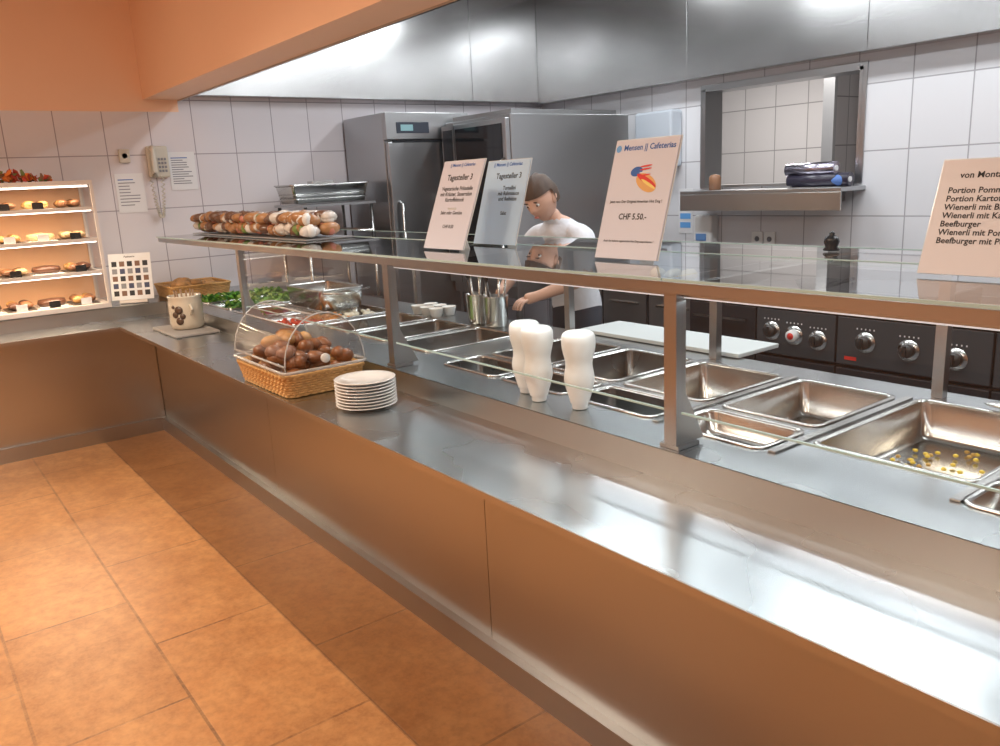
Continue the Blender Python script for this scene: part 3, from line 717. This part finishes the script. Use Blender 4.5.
for k in range(9): mb.blob(2.85+random.uniform(-.08,.08),4.32+random.uniform(-.03,.03),.936+random.random()*.02,.06,.03,.015,P('cloth_blue',(0.1,0.2,0.5),.7),rz_=random.random()*3,jit=.12)
mb.done()
mb=MB('frying_pan'); mb.lathe(2.95,4.85,.914,[(.001,0),(.12,0),(.15,.05),(.146,.05),(.118,.006),(.001,.006)],BLK,28); mb.tube([W(2.82,4.8,.95),W(2.6,4.65,1.02)],.011,BLK); mb.done(recalc=False)
mb=MB('steel_workbench'); mb.box(3.6,5.1,4.45,5.15,.87,.90,S_app,.004); mb.box(3.62,5.08,4.5,5.1,.12,.87,DGR); mb.box(3.65,5.05,4.52,5.08,0,.12,BLK)
for i in range(3): mb.box(3.65+i*.48,4.10+i*.48,4.485,4.5,.16,.84,S_app); mb.box(3.72+i*.48,4.02+i*.48,4.465,4.485,.74,.755,S_gn)
mb.done()
mb=MB('bread_loaves'); 
for k in range(3): mb.blob(3.95+k*.15,4.75,.952,.06,.10,.04,P('dough_pale',(0.5,0.44,0.28),.6),rz_=.3*k)
mb.done()

# ---------------------------------------------------------------- ceiling lamps
def lamp(a,b,sx,sy,power,col,name='ceiling_lamp',z=HC-.06,spread=None,top=HC-.001):
    m=MB(name); m.box(a-sx/2-.03,a+sx/2+.03,b-sy/2-.03,b+sy/2+.03,z,top,S_app)
    m.box(a-sx/2,a+sx/2,b-sy/2,b+sy/2,z-.004,z,P('diffuser_'+name,(1,1,1),.5,emit=col,es=3)); o=m.done()
    l=area('lamp_light',W(a,b,z-.01),sx,sy,power,col,spread=spread); l.parent=o
    return o
for a in (0.5,2.5,4.6): 
    lamp(a,3.2,1.5,.3,26,(.93,.97,1.0)); lamp(a,4.9,1.5,.3,28,(.93,.97,1.0))
WARM=(1.0,.84,.67)
for a,b,p in ((4.2,.1,46),(2.4,-.2,28),(0.5,.1,18),(4.6,-1.8,32),(2.0,-1.8,28),(-1.5,0,22)): lamp(a,b,.5,.5,p,WARM,'downlight',spread=math.radians(125) if a==4.2 else None)
l=lamp(5.2,6.9,1.2,.3,34,(1,.95,.9),'scullery_lamp',z=2.9,top=2.999)

w=bpy.data.worlds.new('world'); scene.world=w; w.use_nodes=True
w.node_tree.nodes['Background'].inputs[0].default_value=(.9,.9,.9,1); w.node_tree.nodes['Background'].inputs[1].default_value=.1

# ---------------------------------------------------------------- kitchen worker
def skin_obj(name, V, E, R, mats, sub=2, matfn=None, parent=None):
    me=bpy.data.meshes.new(name+'_sk'); me.from_pydata([tuple(W(*v)) for v in V],E,[]); o=bpy.data.objects.new(name+'_sk',me); scene.collection.objects.link(o)
    md=o.modifiers.new('skin','SKIN'); md.use_smooth_shade=True; md.branch_smoothing=.6
    if not me.skin_vertices: 
        bpy.context.view_layer.objects.active=o
        bpy.ops.mesh.customdata_skin_add()
    for i,r in enumerate(R): me.skin_vertices[0].data[i].radius=(r if isinstance(r,tuple) else (r,r))
    me.skin_vertices[0].data[0].use_root=True
    s=o.modifiers.new('sub','SUBSURF'); s.levels=sub; s.render_levels=sub
    dg=bpy.context.evaluated_depsgraph_get(); dg.update()
    nm=bpy.data.meshes.new_from_object(o.evaluated_get(dg)); nm.name=name
    bpy.data.objects.remove(o)
    n=bpy.data.objects.new(name,nm); scene.collection.objects.link(n); nm.materials.clear()
    for m in mats: nm.materials.append(m)
    for f in nm.polygons:
        f.use_smooth=True
        f.material_index = matfn(f.center) if matfn else 0
    if parent: n.parent=parent
    return n
SK=P('skin',(0.62,0.37,0.27),.5); SH=P('shirt_white',(0.62,0.63,0.67),.8,bump=(9,.6,(1,1,1))); TRS=P('trousers_dark',(0.04,0.045,0.06),.8); HR=P('hair_brown',(0.07,0.04,0.025),.6,noise=(40,.4,(1,1,.2))); SHOE=P('shoe_black',(0.02,0.02,0.02),.4)
person=bpy.data.objects.new('kitchen_worker',None); scene.collection.objects.link(person)
V=[(3.55,3.26,.95),(3.54,3.23,1.10),(3.53,3.18,1.28),(3.525,3.12,1.41),(3.52,3.06,1.48),(3.52,3.03,1.53),
   (3.73,3.12,1.37),(3.83,3.01,1.16),(3.71,2.82,1.08),(3.68,2.76,1.065),
   (3.32,3.12,1.37),(3.22,3.00,1.16),(3.37,2.80,1.08),(3.41,2.74,1.065),
   (3.65,3.26,.88),(3.67,3.22,.48),(3.67,3.28,.09),(3.68,3.14,.045),
   (3.45,3.26,.88),(3.43,3.22,.48),(3.43,3.28,.09),(3.42,3.14,.045),
   (3.80,3.06,1.26),(3.25,3.05,1.26)]
E=[(0,1),(1,2),(2,3),(3,4),(4,5),(3,6),(6,22),(22,7),(7,8),(8,9),(3,10),(10,23),(23,11),(11,12),(12,13),(0,14),(14,15),(15,16),(16,17),(0,18),(18,19),(19,20),(20,21)]
R=[(.18,.13),(.175,.13),(.19,.13),(.12,.09),.060,.057,.082,.048,.030,(.036,.02),.082,.048,.030,(.036,.02),.10,.066,.045,.04,.10,.066,.045,.04,.066,.066]
def bm_fn(c):
    a,b,z=-c.x,c.y,c.z
    if z<.10: return 3
    if z<.95 and b>2.9: return 2
    if z>1.475 and abs(a-3.52)<.09: return 0
    if (z<1.21 and (a>3.76 or a<3.29)) or b<2.95: return 0
    return 1
skin_obj('body',V,E,R,[SK,SH,TRS,SHOE],2,bm_fn,person)
for s,wa,wb in ((1,3.68,.02),(-1,3.41,0)):
    for k in range(4):
        o_=(k-1.5)*.019; ln=[.9,1.05,1.0,.8][k] if s>0 else [.8,1.0,1.05,.9][k]
        skin_obj('finger_%d'%(k+1),[(wa+o_*.8,wb+2.75,1.065),(wa+o_,wb+2.715,1.058),(wa+o_,wb+2.715-.026*ln,1.035),(wa+o_,wb+2.71-.030*ln,1.012)],[(0,1),(1,2),(2,3)],[.010,.0095,.0085,.007],[SK],1,None,person)
    skin_obj('thumb',[(wa-s*.02,wb+2.775,1.07),(wa-s*.045,wb+2.745,1.06),(wa-s*.045,wb+2.715,1.04)],[(0,1),(1,2)],[.012,.010,.008],[SK],1,None,person)
# head
mb=MB('head'); hc=W(3.52,2.98,1.595)
Rt=Matrix.Rotation(math.radians(28),3,'X') @ Matrix.Rotation(math.radians(14),3,'Z')
bmh=mb.bm; r=bmesh.ops.create_uvsphere(bmh,u_segments=32,v_segments=24,radius=1)
HS=1.08
for v in r['verts']:
    c=v.co.copy(); x,y,z=c
    w_=.077*(1-.22*max(0,-z)**1.5); d_=.097
    y2=y*d_; 
    if y<0: y2*= (1-.12*abs(z)**2)
    if z<-.2 and y>0: y2*=.75
    if y<0:
        y2-= .026*math.exp(-((x/.16)**2+((z+.18)/.16)**2)); y2-=.008*math.exp(-((x/.14)**2+((z-.05)/.22)**2))
        y2+= .012*(math.exp(-(((abs(x)-.38)/.16)**2+((z-.02)/.12)**2))); y2-=.010*math.exp(-((x/.3)**2+((z+.85)/.2)**2))
        y2-= .006*math.exp(-((x/.28)**2+((z+.52)/.07)**2))
    v.co=Rt@(Vector((x*w_,y2,z*.118))*HS)+hc
i=mb.mi(SK)
for f in bmh.faces: f.smooth=True; f.material_index=i
def hp(x,y,z): 
    p=Rt@(Vector((x,y,z))*HS)+hc; return (-p.x,p.y,p.z)
for s in (1,-1):
    mb.blob(*hp(s*.030,-.080,.004),.012,.010,.009,WHT,jit=0); mb.blob(*hp(s*.030,-.088,.003),.006,.005,.006,P('iris_brown',(0.06,.03,.02),.2),jit=0)
    mb.blob(*hp(s*.078,.005,-.01),.010,.020,.032,SK,jit=.03)
    mb.blob(*hp(s*.030,-.091,.022),.018,.006,.004,HR,jit=.02)
mb.blob(*hp(0,-.094,-.060),.022,.006,.006,P('lips',(0.5,.18,.15),.4),jit=.02)
mb.done(parent=person)
mb=MB('hair'); r=bmesh.ops.create_uvsphere(mb.bm,u_segments=32,v_segments=20,radius=1)
dele=[]
for v in r['verts']:
    x,y,z=v.co; k=1+.03*math.sin(14*x+5*y)
    if (z<.28 and y<-.1) or z<-.45 : dele.append(v)
    v.co=Rt@(Vector((x*.086*k,y*.107*k+.003,z*.128*k+.002))*HS)+hc
bmesh.ops.delete(mb.bm,geom=dele,context='VERTS'); i=mb.mi(HR)
for f in mb.bm.faces: f.smooth=True
mb.done(parent=person)

# ---------------------------------------------------------------- camera (pose from the vanishing points)
Lv=Vector((-631,-160,809)).normalized(); Yv=Vector((1100,-248,809)).normalized()
Yv=(Yv-Lv*Yv.dot(Lv)).normalized(); Dv=Lv.cross(Yv)
def camaxis(i): return Vector((-Lv[i],Yv[i],-Dv[i]))
rt=camaxis(0); up=-camaxis(1); bk=-camaxis(2)
M=Matrix(((rt.x,up.x,bk.x,0),(rt.y,up.y,bk.y,0),(rt.z,up.z,bk.z,1.7),(0,0,0,1)))
cd=bpy.data.cameras.new('camera'); cd.sensor_width=36; cd.lens=36*809/1000; cd.clip_start=.05
co=bpy.data.objects.new('camera',cd); scene.collection.objects.link(co); co.matrix_world=M; scene.camera=co
